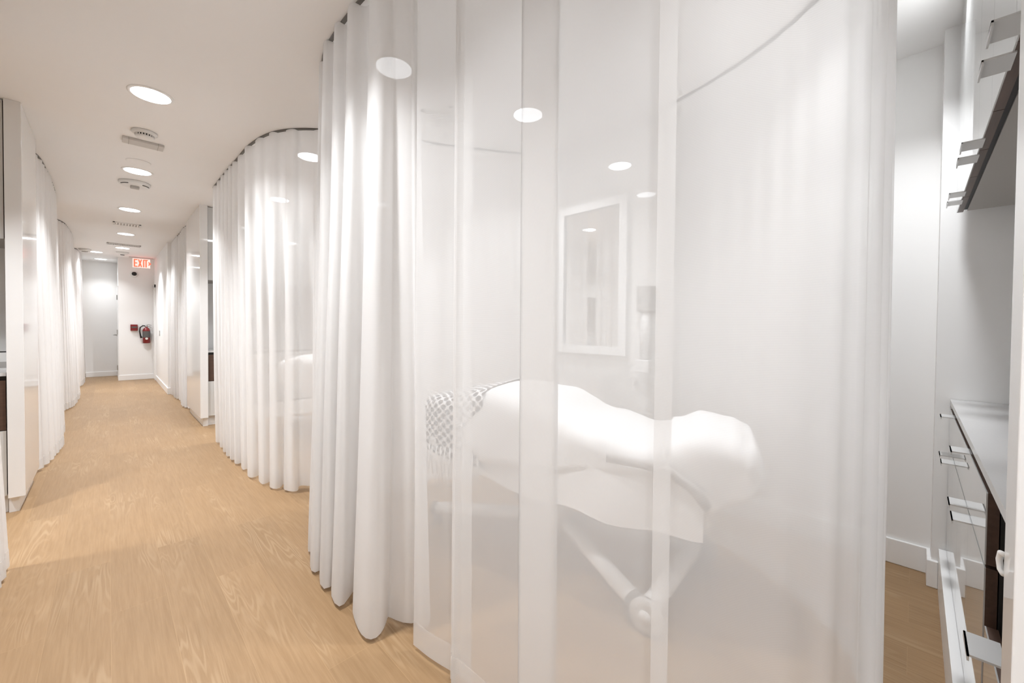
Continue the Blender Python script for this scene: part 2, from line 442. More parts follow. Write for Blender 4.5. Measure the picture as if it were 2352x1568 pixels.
# ------------------------------------------------------------------ curtains
def fold_rows(z0, z1, n=22):
    return [z0 + (z1 - z0) * (i / n) for i in range(n + 1)]

def noise1(seed, k):
    r = random.Random(seed * 7919 + int(k) * 104729); return r.uniform(-1, 1)
def sm(seed, x):
    i = math.floor(x); t = x - i; t = t * t * (3 - 2 * t)
    return noise1(seed, i) * (1 - t) + noise1(seed, i + 1) * t

def curtain(label, pts, wl, amp, seed, matk='drape', top=None, flare=0.0, side=1, z0=0.022, overlap=0.5, track=True, amp_fn=None, res=12, group='white sheer curtains', lean=None, irr=0.38):
    """pleated sheet hanging along pts; wl fold length, amp fold depth; side=+1 flares to the left of the path direction"""
    P = Path(pts); L = P.L
    ztop = CEIL - 0.012
    t = thing('curtain', label, 'curtain', (P.at(L/2).x, P.at(L/2).y, 0), 0, group)
    ox, oy = t.location.x, t.location.y
    n = int(L / wl * res)
    # irregular phase
    ph, phs = 0.0, []
    for i in range(n + 1):
        s = L * i / n
        phs.append(ph)
        ph += 2 * PI * (L / n) / wl * (1 + irr * sm(seed, s / wl * 0.6))
    def pos(i, z):
        s = L * i / n; k = (ztop - z) / (ztop - z0)            # 0 top, 1 bottom
        a = amp * (amp_fn(s, L) if amp_fn else 1.0)
        a *= (0.46 + 0.74 * k) * (1 + 0.35 * sm(seed + 5, s / wl * 0.5))
        dph = 0.9 * sm(seed + 9, s / wl * 0.35) * k
        q = phs[i] + dph
        o = a * (math.sin(q) + 0.22 * math.sin(2 * q + 1.3 * sm(seed + 3, s / wl)))
        tt = -overlap * a * math.sin(2 * q) * (0.75 + 0.35 * k) + 0.012 * k * sm(seed + 11, s / wl * 0.7 + z * 0.5)
        o += 0.006 * sm(seed + 13, s / wl * 0.5 + z * 1.1) * k
        p, tg, nn = P.frame(s)
        o += side * flare * k ** 1.5
        p = p + tg * tt + nn * o
        if lean: p = p + Vector(lean(s, L, k))
        return (p.x - ox, p.y - oy, z + (0.006 * sm(seed + 17, s / wl * 0.4) if k > 0.99 else 0))
    def sheet(zs, off=0.0):
        bm = bmesh.new(); rows = []
        for z in zs:
            rows.append([bm.verts.new(pos(i, z)) for i in range(n + 1)])
        for a, b_ in zip(rows, rows[1:]):
            for i in range(n): bm.faces.new((a[i], a[i + 1], b_[i + 1], b_[i]))
        if off:
            bm.normal_update()
            mv = [(v, v.normal.copy()) for v in bm.verts]
            for v, nn in mv: v.co += nn * off
        return bm
    obj('fabric', sheet(fold_rows(z0, ztop)), MT[matk], t, True)
    obj('hem', sheet([z0 + 0.002, z0 + 0.045, z0 + 0.09], 0.002), MT['hem'], t, True, label='doubled hem along the bottom edge')
    if track: make_track(P, label)
    return t

def make_track(P, label, width=0.016):
    bm = bmesh.new(); L = P.L; n = max(8, int(L / 0.05)); rows = []
    m = P.at(L/2)
    for i in range(n + 1):
        p, tg, nn = P.frame(L * i / n)
        a = p + nn * width / 2 - m; b_ = p - nn * width / 2 - m
        rows.append([bm.verts.new(q) for q in ((a.x, a.y, 0), (b_.x, b_.y, 0), (b_.x, b_.y, -0.011), (a.x, a.y, -0.011))])
    for a, b_ in zip(rows, rows[1:]):
        for k in range(4):
            bm.faces.new((a[k], a[(k + 1) % 4], b_[(k + 1) % 4], b_[k]))
    bm.faces.new(rows[0]); bm.faces.new(list(reversed(rows[-1])))
    bmesh.ops.recalc_face_normals(bm, faces=bm.faces[:])
    o = obj('curtain_track', bm, MT['track']); o.location = (m.x, m.y, CEIL)
    tag(o, 'dark ceiling track above the ' + TRK.pop(0), 'curtain track', 'dark curtain tracks on the ceiling')
    return o

TRK = ['gathered corner folds of the near bay', 'back divider curtain of the near bay', 'narrow panel beside the gathered corner folds',
       'wide see-through curtain before the table', 'curtain round the right end of the near bay', 'second bay curtain on the right',
       'far right curtain', 'near left curtain', 'left curtain just beyond the end panel', 'middle-distance left curtain', 'farthest left curtain']
# near bay, gathered part round the corner
curtain('white sheer curtain gathered in deep folds at the corner of the near bay',
        [(0.93, 1.56), (0.885, 1.475), (0.835, 1.52), (0.815, 1.78), (0.815, 2.08), (0.845, 2.33), (0.96, 2.55), (1.2, 2.72)], 0.185, 0.050, 3, 'drape', flare=0.022, side=1, overlap=0.75, res=16, irr=0.5)
# divider behind it
curtain('white sheer curtain closing the back of the near bay, left of the framed mirror',
        [(1.25, 2.80), (1.5, 2.82), (1.8, 2.786), (2.25, 2.54), (2.52, 2.36), (2.65, 2.245)], 0.13, 0.024, 11, 'drape')

def flat_curtain(label, pts, bands, seed, mk='sheer', wob=0.005, wl=0.30, z0=0.02, amp_fn=None, amp=0.0, awl=0.11, lean=None, step=0.016, group='white sheer curtains'):
    """single-layer sheer with flattened pleats: bands = [(a, b)] along the path, folded back on itself"""
    P = Path(pts); L = P.L; ztop = CEIL - 0.012
    t = thing('curtain', label, 'curtain', (P.at(L/2).x, P.at(L/2).y, 0), 0, group)
    ox, oy = t.location.x, t.location.y
    seq = []; s = 0.0
    for a, b_ in sorted(bands):
        while s < a: seq.append((s, 0.0)); s += step
        m = max(4, int((b_ - a) / step))
        for k in range(m + 1): seq.append((a + (b_ - a) * k / m, 0.0))
        for k in range(1, m + 1): seq.append((b_ - (b_ - a) * k / m, 0.005 + 0.002 * math.sin(PI * k / m)))
        for k in range(1, m + 1): seq.append((a + (b_ - a) * k / m, 0.010))
        s = b_ + step
    while s < L: seq.append((s, 0.004)); s += step
    seq.append((L, 0.0))
    def pos(s, o, z):
        k = (ztop - z) / (ztop - z0)
        p, tg, nn = P.frame(s)
        o2 = -o + wob * sm(seed, s / wl) * (0.5 + k) + 0.004 * k * sm(seed + 4, s / wl * 2.3 + z * 0.8)
        tt = 0.012 * k * sm(seed + 8, s / wl * 0.8)
        if amp_fn:
            a = amp * amp_fn(s, L) * (0.7 + 0.5 * k); q = 2 * PI * s / awl + 1.6 * sm(seed + 2, s / awl * 0.5)
            o2 += a * math.sin(q); tt -= 0.5 * a * math.sin(2 * q)
        p = p + nn * o2 + tg * tt
        if lean: p = p + Vector(lean(s, L, k))
        return (p.x - ox, p.y - oy, z)
    def sheet(zs, off=0.0):
        bm = bmesh.new(); rows = [[bm.verts.new(pos(s, o, z)) for s, o in seq] for z in zs]
        for a, b_ in zip(rows, rows[1:]):
            for i in range(len(seq) - 1): bm.faces.new((a[i], a[i + 1], b_[i + 1], b_[i]))
        if off:
            bm.normal_update()
            mv = [(v, v.normal.copy()) for v in bm.verts]
            for v, nn in mv: v.co += nn * off
        return bm
    obj('fabric', sheet(fold_rows(z0, ztop, 16)), MT[mk], t, True)
    obj('hem', sheet([z0 + 0.002, z0 + 0.05, z0 + 0.10], 0.002), MT['hem'], t, True, label='doubled hem along the bottom edge')
    make_track(P, label)
    return t

# path direction is away from the corner (towards -y), so its left normal points to +x
flat_curtain('narrow sheer curtain panel beside the gathered corner folds of the near bay',
             [(0.848, 1.375), (0.858, 1.28), (0.882, 1.17), (0.895, 1.09)], [], 21)
flat_curtain('wide see-through sheer curtain in front of the treatment table, with flat pleats',
             [(0.862, 1.150), (0.862, 0.9), (0.858, 0.6), (0.85, 0.365)], [(0.014, 0.03), (0.318, 0.46)], 22)
def endamp(s, L):
    u = s / L
    if u < 0.10: return 0.05
    if u < 0.42: return 0.05 + (u - 0.10) / 0.32 * 0.8
    return 0.35
flat_curtain('white sheer curtain wrapping round the right end of the near bay',
             [(0.815, 0.386), (0.82, 0.27), (0.90, 0.15), (1.10, 0.085), (1.45, 0.065), (1.8, 0.105), (2.12, 0.23), (2.395, 0.555), (2.56, 0.95), (2.63, 1.24)],
             [], 23, 'sheer2', amp_fn=endamp, amp=0.022, awl=0.13)

# second bay on the right
curtain('white sheer curtain of the second bay, bending round its rounded corner',
        [(1.5, 3.06), (1.25, 3.12), (1.05, 3.26), (0.90, 3.49), (0.83, 3.85), (0.818, 4.3), (0.81, 4.8), (0.808, 5.36)], 0.21, 0.046, 31, 'drape2', flare=0.04, side=-1, irr=0.6, overlap=0.7, res=18)
# bay 3
curtain('white sheer curtain in the far right beyond the glossy end panel',
        [(1.25, 7.50), (0.95, 7.52), (0.845, 7.7), (0.83, 8.2), (0.828, 9.2), (0.83, 9.5)], 0.14, 0.034, 41, 'drape', flare=0.02, side=-1)
# left side
curtain('near left white sheer curtain cut by the left edge of the photo',
        [(-0.49, -1.2), (-0.485, 0.5), (-0.475, 2.2), (-0.465, 3.28)], 0.12, 0.034, 51, 'drape', flare=0.055, side=-1)
curtain('left white sheer curtain just beyond the white end panel of the left cabinets',
        [(-0.75, 5.1), (-0.56, 5.17), (-0.45, 5.4), (-0.42, 5.8), (-0.42, 6.9), (-0.46, 7.4)], 0.125, 0.034, 61, 'drape', flare=0.03, side=-1)
curtain('left white sheer curtain in the middle distance, second beyond the left cabinets',
        [(-0.9, 8.35), (-0.62, 8.45), (-0.48, 8.75), (-0.44, 9.2), (-0.43, 10.3), (-0.5, 10.9)], 0.125, 0.034, 71, 'drape', flare=0.03, side=-1)
curtain('farthest left white sheer curtain beside the far white wall',
        [(-0.8, 11.5), (-0.5, 11.65), (-0.43, 12.0), (-0.43, 13.0), (-0.44, 13.6)], 0.125, 0.03, 81, 'drape', flare=0.02, side=-1)

# ------------------------------------------------------------------ cabinet runs
def tab_pull(parent, x, z, y=-0.02, drop=0):
    b = bmesh.new(); box(b, x - 0.040, y - 0.042, z, x + 0.040, y + 0.004, z + 0.004); box(b, x - 0.040, y - 0.042, z - 0.008, x + 0.040, y - 0.039, z + 0.004)
    return obj('tab_pull', b, MT['satin'], parent, label='flat satin metal pull')

def front(name, parent, x0, x1, z0, z1, g=0.0015):
    """lacquered slab with walnut edges; plane y=-0.022..0"""
    o = obj(name, bx(x0 + g, -0.022, z0 + g, x1 - g, -0.0195, z1 - g), MT['lacquer'], parent)
    obj('wood_core', bx(x0 + g, -0.0195, z0 + g, x1 - g, -0.001, z1 - g), MT['walnut'], o, label='dark walnut edge of the slab')
    return o

def cabinet_run(where, loc, rz, W, uppers, lowers, open_bay, sinkx, drawers_bay=None, labels=None):
    """local frame: x along the run, y=0 carcass front, +y to the wall"""
    ct = Matrix.Translation(loc) @ Matrix.Rotation(rz, 4, 'Z')
    def place(o):
        o.location = loc; o.rotation_euler = (0, 0, rz)
    UZ = 1.83; CT0, CT1 = 0.922, 0.945
    DEP = 0.56; UD = 0.36
    ordn = ['farthest', 'middle', 'nearest'] if labels else None
    for i, (x0, x1) in enumerate(uppers):
        t = thing('wall_cabinet', '%s glossy wall cabinet %s' % (where[1][i], where[0]), 'cabinet', loc, rz, 'glossy wall cabinets')
        b = bmesh.new(); box(b, x0, 0.012, UZ + 0.006, x1, DEP, CEIL - 0.002); obj('body', b, MT['under'], t)
        obj('shadow_gap', bx(x0, 0.0, UZ + 0.012, x1, 0.012, CEIL - 0.004), MT['black'], t)
        m = (x0 + x1) / 2
        for a, c, px in ((x0, m, m - 0.075), (m, x1, m + 0.075)):
            dr = front('door', t, a, c, UZ, CEIL - 0.006)
            tab_pull(dr, px, UZ - 0.002)
    for i, (x0, x1) in enumerate(lowers):
        t = thing('base_cabinet', '%s glossy base cabinet %s' % (where[2][i], where[0]), 'cabinet', loc, rz, 'glossy base cabinets')
        b = bmesh.new(); box(b, x0, 0.012, 0.20, x1, DEP, CT0 - 0.001); obj('body', b, MT['under'], t)
        obj('shadow_gap', bx(x0, 0.001, 0.235, x1, 0.012, CT0 - 0.001), MT['black'], t)
        obj('plinth', bx(x0, -0.047, 0.0, x1, 0.04, 0.2), MT['trim'], t)
        m = (x0 + x1) / 2
        dw = front('drawer', t, x0, x1, 0.727, CT0 - 0.022); tab_pull(dw, m - 0.05, CT0 - 0.026)
        for a, c, px in ((x0, m, m - 0.075), (m, x1, m + 0.075)):
            dr = front('door', t, a, c, 0.215, 0.722); tab_pull(dr, px, 0.720)
    if open_bay:
        x0, x1 = open_bay
        t = thing('base_cabinet', 'dark open base cabinet at the corridor end %s' % where[0], 'cabinet', loc, rz)
        b = bmesh.new()
        box(b, x0, 0.03, 0.20, x0 + 0.02, DEP, CT0 - 0.001); box(b, x1 - 0.02, 0.03, 0.20, x1, DEP, CT0 - 0.001)
        box(b, x0, DEP - 0.02, 0.20, x1, DEP, CT0 - 0.001); box(b, x0, 0.03, 0.20, x1, DEP, 0.22)
        obj('body', b, MT['walnut'], t)
        obj('shadow_panel', bx(x0 + 0.02, 0.045, 0.22, x1 - 0.02, 0.055, CT0 - 0.001), MT['black'], t)
        obj('plinth', bx(x0, -0.047, 0.0, x1, 0.04, 0.2), MT['trim'], t)
        dr = front('door', t, x0 + 0.03, x1, 0.215, 0.60); tab_pull(dr, (x0 + x1) / 2 + .05, 0.70, y=-0.03)
    if drawers_bay:
        x0, x1 = drawers_bay
        t = thing('base_cabinet', 'narrow base cabinet with walnut drawer at the corridor end, %s' % where[0], 'cabinet', loc, rz)
        obj('body', bx(x0, 0.012, 0.12, x1, DEP, CT0 - 0.001), MT['under'], t)
        obj('plinth', bx(x0, 0.02, 0.0, x1, 0.06, 0.12), MT['trim'], t)
        obj('shadow_gap', bx(x0, 0.001, 0.13, x1, 0.012, CT0 - 0.001), MT['black'], t)
        dw = obj('drawer', bx(x0 + .002, -0.022, 0.562, x1 - .002, -0.001, CT0 - 0.03), MT['walnut'], t, label='dark walnut drawer front'); tab_pull(dw, (x0 + x1) / 2, CT0 - 0.032)
        dr = front('door', t, x0, x1, 0.12, 0.558); tab_pull(dr, (x0 + x1) / 2, 0.556)
    # worktop with a sink cut-out
    t = thing('worktop', 'grey stone worktop with inset sink %s' % where[0], 'worktop', loc, rz)
    sx0, sx1, sy0, sy1 = sinkx - 0.22, sinkx + 0.22, 0.10, 0.44
    b = bmesh.new()
    box(b, 0, -0.022, CT0, sx0, DEP, CT1); box(b, sx1, -0.022, CT0, W, DEP, CT1)
    box(b, sx0, -0.022, CT0, sx1, sy0, CT1); box(b, sx0, sy1, CT0, sx1, DEP, CT1)
    obj('slab', b, MT['quartz'], t)
    b = bmesh.new()
    for q in ((sx0, sy0, sx0 + .006, sy1), (sx1 - .006, sy0, sx1, sy1), (sx0, sy0, sx1, sy0 + .006), (sx0, sy1 - .006, sx1, sy1)):
        box(b, q[0], q[1], 0.93 - 0.0075, q[2], q[3], CT1 - 0.004)
    box(b, sx0, sy0, CT0 + .0005, sx1, sy1, CT0 + 0.002)
    obj('sink_bowl', b, MT['darkplastic'], t)
    # faucet
    t = thing('faucet', 'black gooseneck faucet standing on the worktop %s' % where[0], 'faucet', ct @ Vector((sinkx, 0.49, CT1)), rz)
    b = bmesh.new(); lathe(b, [(0.026, 0), (0.026, 0.012), (0.016, 0.02)], n=20)
    tube(b, [(0, 0, 0.015), (0, 0, 0.34)] + [(0, -0.09 + 0.09 * math.cos(a), 0.34 + 0.09 * math.sin(a)) for a in [PI * k / 12 for k in range(1, 13)]] + [(0, -0.18, 0.29)], 0.012)
    obj('spout', b, MT['black'], t, True)
    b = bmesh.new(); tube(b, [(0.02, 0, 0.06), (0.055, 0, 0.075), (0.085, 0, 0.11)], [0.010, 0.008, 0.006]); obj('lever', b, MT['black'], t, True)

# run A: right-hand unit, facing the near bay (front looks to +y).  local x runs to -X
cabinet_run(('in the right-hand opening', ['farthest', 'middle', 'nearest']
             , ['farther', 'nearer']), Vector((2.90, -0.147, 0)), PI, 2.02,
            [(0.08, 0.70), (0.70, 1.32), (1.32, 2.02)], [(0.0, 0.62), (0.62, 1.44)], (1.44, 2.02), 1.0)
# run B: right-hand unit beyond the second bay (front looks to -y)
cabinet_run(('beyond the second right curtain', ['inner', 'corridor-side'], ['inner', 'corridor-side']),
            Vector((0.885, 6.31, 0)), 0, 2.16, [(1.1, 2.16), (0.0, 1.1)], [(1.1, 2.16), (0.35, 1.1)], None, 0.55, (0.0, 0.35))
# run C: left-hand unit (front looks to -y)
cabinet_run(('behind the left end panel', ['inner', 'corridor-side'], ['inner', 'corridor-side']),
            Vector((-2.745, 4.30, 0)), 0, 2.26, [(0.0, 1.1), (1.1, 2.26)], [(0.0, 1.0), (1.0, 1.9)], None, 1.7, (1.9, 2.26))

def backsplash_wall(name, x0, x1, y0, y1):
    struct(name, bx(x0, y0, 0, x1, y1, CEIL), MT['wall'])
backsplash_wall('wall_partition_near', 0.88, 3.05, -0.82, -0.718)
backsplash_wall('wall_partition_right', 0.88, 3.05, 6.876, 6.97)
backsplash_wall('wall_partition_left', XL, -0.48, 4.866, 4.96)

def end_panel(label, x0, x1, y0, y1, inner):
    t = thing('end_panel', label, 'panel', (x0, y0, 0), 0, 'full-height glossy white end panels')
    obj('slab', bx(0, 0, 0.105, x1 - x0, y1 - y0, CEIL), MT['gloss'], t, bevel=0.002)
    a, c = (0.03, x1 - x0) if inner > 0 else (0, x1 - x0 - 0.03)
    obj('plinth', bx(a, 0.035, 0.0, c, y1 - y0 - 0.035, 0.105), MT['trim'], t)
    return t
end_panel('glossy white end panel at the right edge beside the cabinets', 0.80, 0.88, -1.30, -0.093, 1)
end_panel('glossy white end panel between the second and far right curtains', 0.80, 0.88, 6.25, 7.46, 1)
end_panel('glossy white end panel of the left cabinets, full height', -0.48, -0.405, 4.255, 5.02, -1)

# small things in those openings
t = thing('hook', 'small white rounded hook on the right end panel edge', 'hook', (0.884, -0.099, 0.955))
b = bmesh.new(); tube(b, [(-0.004, 0.006, 0.014), (0.006, 0.008, 0.012), (0.010, 0.009, 0.0), (0.006, 0.008, -0.012), (-0.004, 0.006, -0.014)], 0.0035); obj('loop', b, MT['plastic'], t, True)
b = bx(-0.006, 0.002, -0.016, -0.002, 0.0058, 0.016); obj('plate', b, MT['plastic'], t)

def dispenser(name, label, cat, loc, rz):
    t = thing(name, label, cat, loc, rz)
    b = bmesh.new(); tube(b, [(0, 0, 0), (0, -0.09, 0.0)], 0.012); box(b, -0.02, -0.012, -0.05, 0.02, 0.0, 0.02); obj('bracket', b, MT['greyplastic'], t)
    b = bmesh.new(); lathe(b, [(0.018, -0.02), (0.02, 0.0), (0.012, 0.07), (0.004, 0.075)], (0, -0.08, 0.02), 16); obj('black_head', b, MT['black'], t, True)
    return t
dispenser('wall_dispenser', 'black-headed wall bracket above the left worktop', 'dispenser', (-0.515, 4.866, 1.36), 0)
dispenser('wall_dispenser', 'black-headed wall bracket above the far right worktop', 'dispenser', (0.92, 6.876, 1.36), 0)
t = thing('glove_box', 'white and grey glove box with black slot on left worktop', 'box', (-0.56, 4.62, 0.945))
obj('carton', bx(-0.06, -0.05, 0, 0.06, 0.05, 0.12), MT['plastic'], t)
obj('slot', bx(-0.045, -0.03, 0.12, 0.045, 0.03, 0.126), MT['black'], t)
obj('printed_band', bx(-0.061, -0.051, 0.012, 0.061, 0.051, 0.055), MT['under'], t, label='grey printed band')

# ------------------------------------------------------------------ tall glossy cupboard with framed mirror at the back of the near bay
t = thing('tall_cupboard', 'tall glossy white cupboard at the back of the near bay', 'cupboard', (2.68, 1.25, 0))
obj('body', bx(0, 0, 0.0, XR - 2.68, 0.98, CEIL), MT['panel'], t)
t = thing('framed_mirror', 'white framed mirror on the glossy cupboard behind the treatment table', 'mirror', (2.68, 1.80, 1.65))
b = bmesh.new(); hw, h0, h1, fwid = 0.315, -0.575, 0.60, 0.062
for q in ((-hw, h0, -hw + fwid, h1), (hw - fwid, h0, hw, h1), (-hw + fwid, h0, hw - fwid, h0 + fwid), (-hw + fwid, h1 - fwid, hw - fwid, h1)):
    box(b, -0.035, q[0], q[1], -0.001, q[2], q[3])
obj('frame', b, MT['trim'], t)
obj('glass', bx(-0.014, -hw + fwid, h0 + fwid, -0.008, hw - fwid, h1 - fwid), MT['mirror'], t)
t = thing('soap_dispenser', 'grey wall dispenser with white tube beside the framed mirror', 'dispenser', (2.68, 1.325, 1.37))
obj('housing', bx(-0.09, -0.05, 0.02, 0.002, 0.05, 0.20), MT['under'], t, bevel=0.01)
b = bmesh.new(); lathe(b, [(0.035, -0.30), (0.038, -0.1), (0.03, 0.02)], (-0.045, 0, 0), 16); obj('tube', b, MT['plastic'], t, True)
obj('drip_tray', bx(-0.10, -0.05, -0.40, -0.001, 0.05, -0.31), MT['plastic'], t, bevel=0.008)

# ------------------------------------------------------------------ treatment table
AF = Vector((1.58, 2.16, 0)); AH = Vector((2.122, 0.492, 0))
U = (AH - AF).normalized(); NN = Vector((U.y, -U.x, 0))           # NN points to the corridor side
if NN.x > 0: NN = -NN
LEN = (AH - AF).length
def lin(tab, s):
    for (a, va), (c, vc) in zip(tab, tab[1:]):
        if s <= c:
            q = (s - a) / (c - a); q = max(0, min(1, q)); q = q * q * (3 - 2 * q); return va + (vc - va) * q
    return tab[-1][1]
TOP = [(0, 0.835), (0.10, 0.865), (0.28, 0.93), (0.42, 0.895), (0.60, 0.785), (0.72, 0.735), (0.78, 0.755), (0.855, 0.81), (0.93, 0.795), (0.975, 0.765), (1.0, 0.70)]
HW = [(0, 0.26), (0.10, 0.33), (0.6, 0.35), (0.85, 0.33), (0.96, 0.29), (1.0, 0.22)]
def table_sheet(s0, s1, grow, hemtab, ns=60, nv=30, thick=0.0, wrinkle=0.006, seed=1):
    bm = bmesh.new(); rows = []
    for i in range(ns + 1):
        s = s0 + (s1 - s0) * i / ns
        zt = lin(TOP, s) + grow; hw = lin(HW, s) + grow; hem = lin(hemtab, (s - s0) / (s1 - s0))
        drop = zt - hem; R = 0.075
        row = []
        tot = 2 * hw + 2 * drop
        for j in range(nv + 1):
            q = -tot / 2 + tot * j / nv
            aq = abs(q); sg = 1 if q >= 0 else -1
            e = hw - R
            if aq < e: y, z = aq, zt - 0.012 * (aq / e) ** 2
            elif aq < e + R * PI / 2:
                th = (aq - e) / R; y = e + R * math.sin(th); z = zt - 0.012 - R * (1 - math.cos(th))
            else:
                y = hw + 0.018 * math.sin(s * 9 + seed) * min(1, (aq - hw) / 0.3); z = zt - 0.012 - R - (aq - e - R * PI / 2)
                y += wrinkle * 2.2 * math.sin(s * 31 + seed * 2 + q * 4) * min(1, (aq - hw) / 0.25)
            z += wrinkle * 0.5 * math.sin(s * 26 + q * 7 + seed)
            p = AF + U * (s * LEN) + NN * (sg * y)
            row.append(bm.verts.new((p.x - CC.x, p.y - CC.y, z)))
        rows.append(row)
    for a, c in zip(rows, rows[1:]):
        for j in range(nv): bm.faces.new((a[j], a[j + 1], c[j + 1], c[j]))
    if thick:
        bmesh.ops.recalc_face_normals(bm, faces=bm.faces[:])
        bmesh.ops.solidify(bm, geom=bm.faces[:], thickness=thick)
    return bm
CC = (AF + AH) / 2

def loc3(s, nn, z):
    p = AF + U * (s * LEN) + NN * nn - CC; return Vector((p.x, p.y, z))

def make_table(label, group):
    t = thing('treatment_table', label, 'treatment table', (CC.x, CC.y, 0), 0, group)
    # padded top: closed shape along the axis
    bm = bmesh.new(); rows = []
    for i in range(41):
        s = i / 40; zt = lin(TOP, s); hw = lin(HW, s); e = 1.0
        if s < 0.04: e = math.sqrt(max(0.0, 1 - ((0.04 - s) / 0.04) ** 2)) * 0.6 + 0.4
        if s > 0.95: e = math.sqrt(max(0.0, 1 - ((s - 0.95) / 0.05) ** 2)) * 0.6 + 0.4
        row = []
        for j in range(20):
            a = 2 * PI * j / 20
            ca, sa = math.cos(a), math.sin(a)
            y = hw * math.copysign(abs(ca) ** 0.35, ca); z = zt - 0.065 + 0.062 * e * math.copysign(abs(sa) ** 0.6, sa)
            row.append(bm.verts.new(loc3(s, y, z)))
        rows.append(row)
    for a, c in zip(rows, rows[1:]):
        for j in range(20): bm.faces.new((a[j], a[(j+1) % 20], c[(j+1) % 20], c[j]))
    bm.faces.new(list(reversed(rows[0]))); bm.faces.new(rows[-1]); bmesh.ops.recalc_face_normals(bm, faces=bm.faces[:])
    obj('padded_top', bm, MT['vinyl'], t, True)
    bm = bmesh.new()
    for nn in (-0.2, 0.2): tube(bm, [loc3(0.12, nn, 0.66), loc3(0.5, nn, 0.64), loc3(0.9, nn, 0.62)], 0.022)
    for s in (0.2, 0.5, 0.8): tube(bm, [loc3(s, -0.2, 0.65), loc3(s, 0.2, 0.65)], 0.02)
    obj('support_frame', bm, MT['base'], t, True)
    # base: legs from a hub
    hub = Vector((1.86, 1.46, 0.20)) - CC; hub.z = 0.20
    def W(x, y, z): return Vector((x - CC.x, y - CC.y, z))
    bm = bmesh.new(); tube(bm, [hub - Vector((0, 0, 0.07)), hub + Vector((0, 0, 0.10))], 0.09, 20); tube(bm, [hub, hub + Vector((0, 0, 0.30))], 0.055, 20)
    tube(bm, [hub + Vector((0, 0, 0.25)), hub + Vector((0, 0, 0.45))], 0.04, 20); obj('lift_column', bm, MT['base'], t, True)
    feet = [W(1.52, 2.20, 0.085), W(1.63, 0.86, 0.085), W(2.22, 0.80, 0.10), W(2.2, 2.1, 0.085)]
    for f in feet:
        bm = bmesh.new(); tube(bm, [hub + Vector((0, 0, -0.02)), f], 0.040, 16); lg = obj('leg', bm, MT['base'], t, True)
        d_ = (f - hub).normalized()
        bm = bmesh.new(); tube(bm, [f - d_ * 0.005, f + d_ * 0.03], 0.043, 16); tube(bm, [f + Vector((0, 0, -0.02)), f + Vector((0, 0, -f.z))], [0.02, 0.03], 12)
        obj('foot_cap', bm, MT['rubber'], lg, True, label='dark rubber foot cap')
    bm = bmesh.new(); tube(bm, [W(1.60, 0.78, 0.09), W(2.26, 0.82, 0.11)], 0.042, 16); obj('cross_bar', bm, MT['base'], t, True)
    for p in (W(1.585, 0.775, 0.075), W(2.30, 0.80, 0.075)):
        bm = bmesh.new(); lathe(bm, [(0.045, -0.016), (0.072, -0.014), (0.075, 0.0), (0.072, 0.014), (0.045, 0.016)], p, 28, 'x')
        wh = obj('wheel', bm, MT['greyplastic'], t, True)
        bm = bmesh.new(); lathe(bm, [(0.028, -0.022), (0.03, 0.0), (0.028, 0.022)], p, 20, 'x'); obj('hub_cap', bm, MT['base'], wh, True)
    bm = bmesh.new(); tube(bm, [W(2.24, 0.82, 0.15), W(2.27, 0.83, 0.24), W(2.33, 0.86, 0.27)], 0.022, 12); obj('brake_pedal', bm, MT['rubber'], t, True, label='dark grey pedal')
    # flat piping running under the head towel
    bm = bmesh.new(); tube(bm, [loc3(0.65, 0.412, 0.71), loc3(0.74, 0.410, 0.705), loc3(0.80, 0.402, 0.685), loc3(0.85, 0.396, 0.63), loc3(0.88, 0.39, 0.56)], 0.02, 10, 0.6)
    obj('side_strap', bm, MT['greyvinyl'], t, True, label='grey strap along the side')
    bm = bmesh.new(); box(bm, -0.05, -0.3, 0.54, 0.12, 0.25, 0.62); obj('actuator_box', bm, MT['vinyl'], t, bevel=0.01)
    return t
tab = make_table('white treatment table seen through the sheer near curtain', None)

bm = table_sheet(0.02, 0.87, 0.006, [(0, 0.68), (0.15, 0.60), (0.4, 0.48), (0.6, 0.47), (0.85, 0.44), (1.0, 0.44)], seed=2)
o = obj('bed_sheet', bm, MT['sheet'], None, True); o.location = (CC.x, CC.y, 0)
tag(o, 'white fitted sheet hanging low over the near treatment table sides', 'sheet')
bm = table_sheet(0.17, 0.86, 0.020, [(0, 0.70), (0.2, 0.61), (0.42, 0.615), (0.62, 0.66), (0.8, 0.675), (1.0, 0.67)], seed=5, thick=0.006)
o = obj('towel', bm, MT['towel'], None, True); o.location = (CC.x, CC.y, 0)
tag(o, 'large white towel spread over the middle of the treatment table', 'towel')
bm = table_sheet(0.77, 0.997, 0.032, [(0, 0.69), (0.25, 0.67), (0.42, 0.60), (0.53, 0.555), (0.7, 0.60), (1.0, 0.66)], ns=40, seed=9, thick=0.006)
o = obj('towel', bm, MT['towel'], None, True); o.location = (CC.x, CC.y, 0)
tag(o, 'folded white towel draped over the head of the treatment table', 'towel')
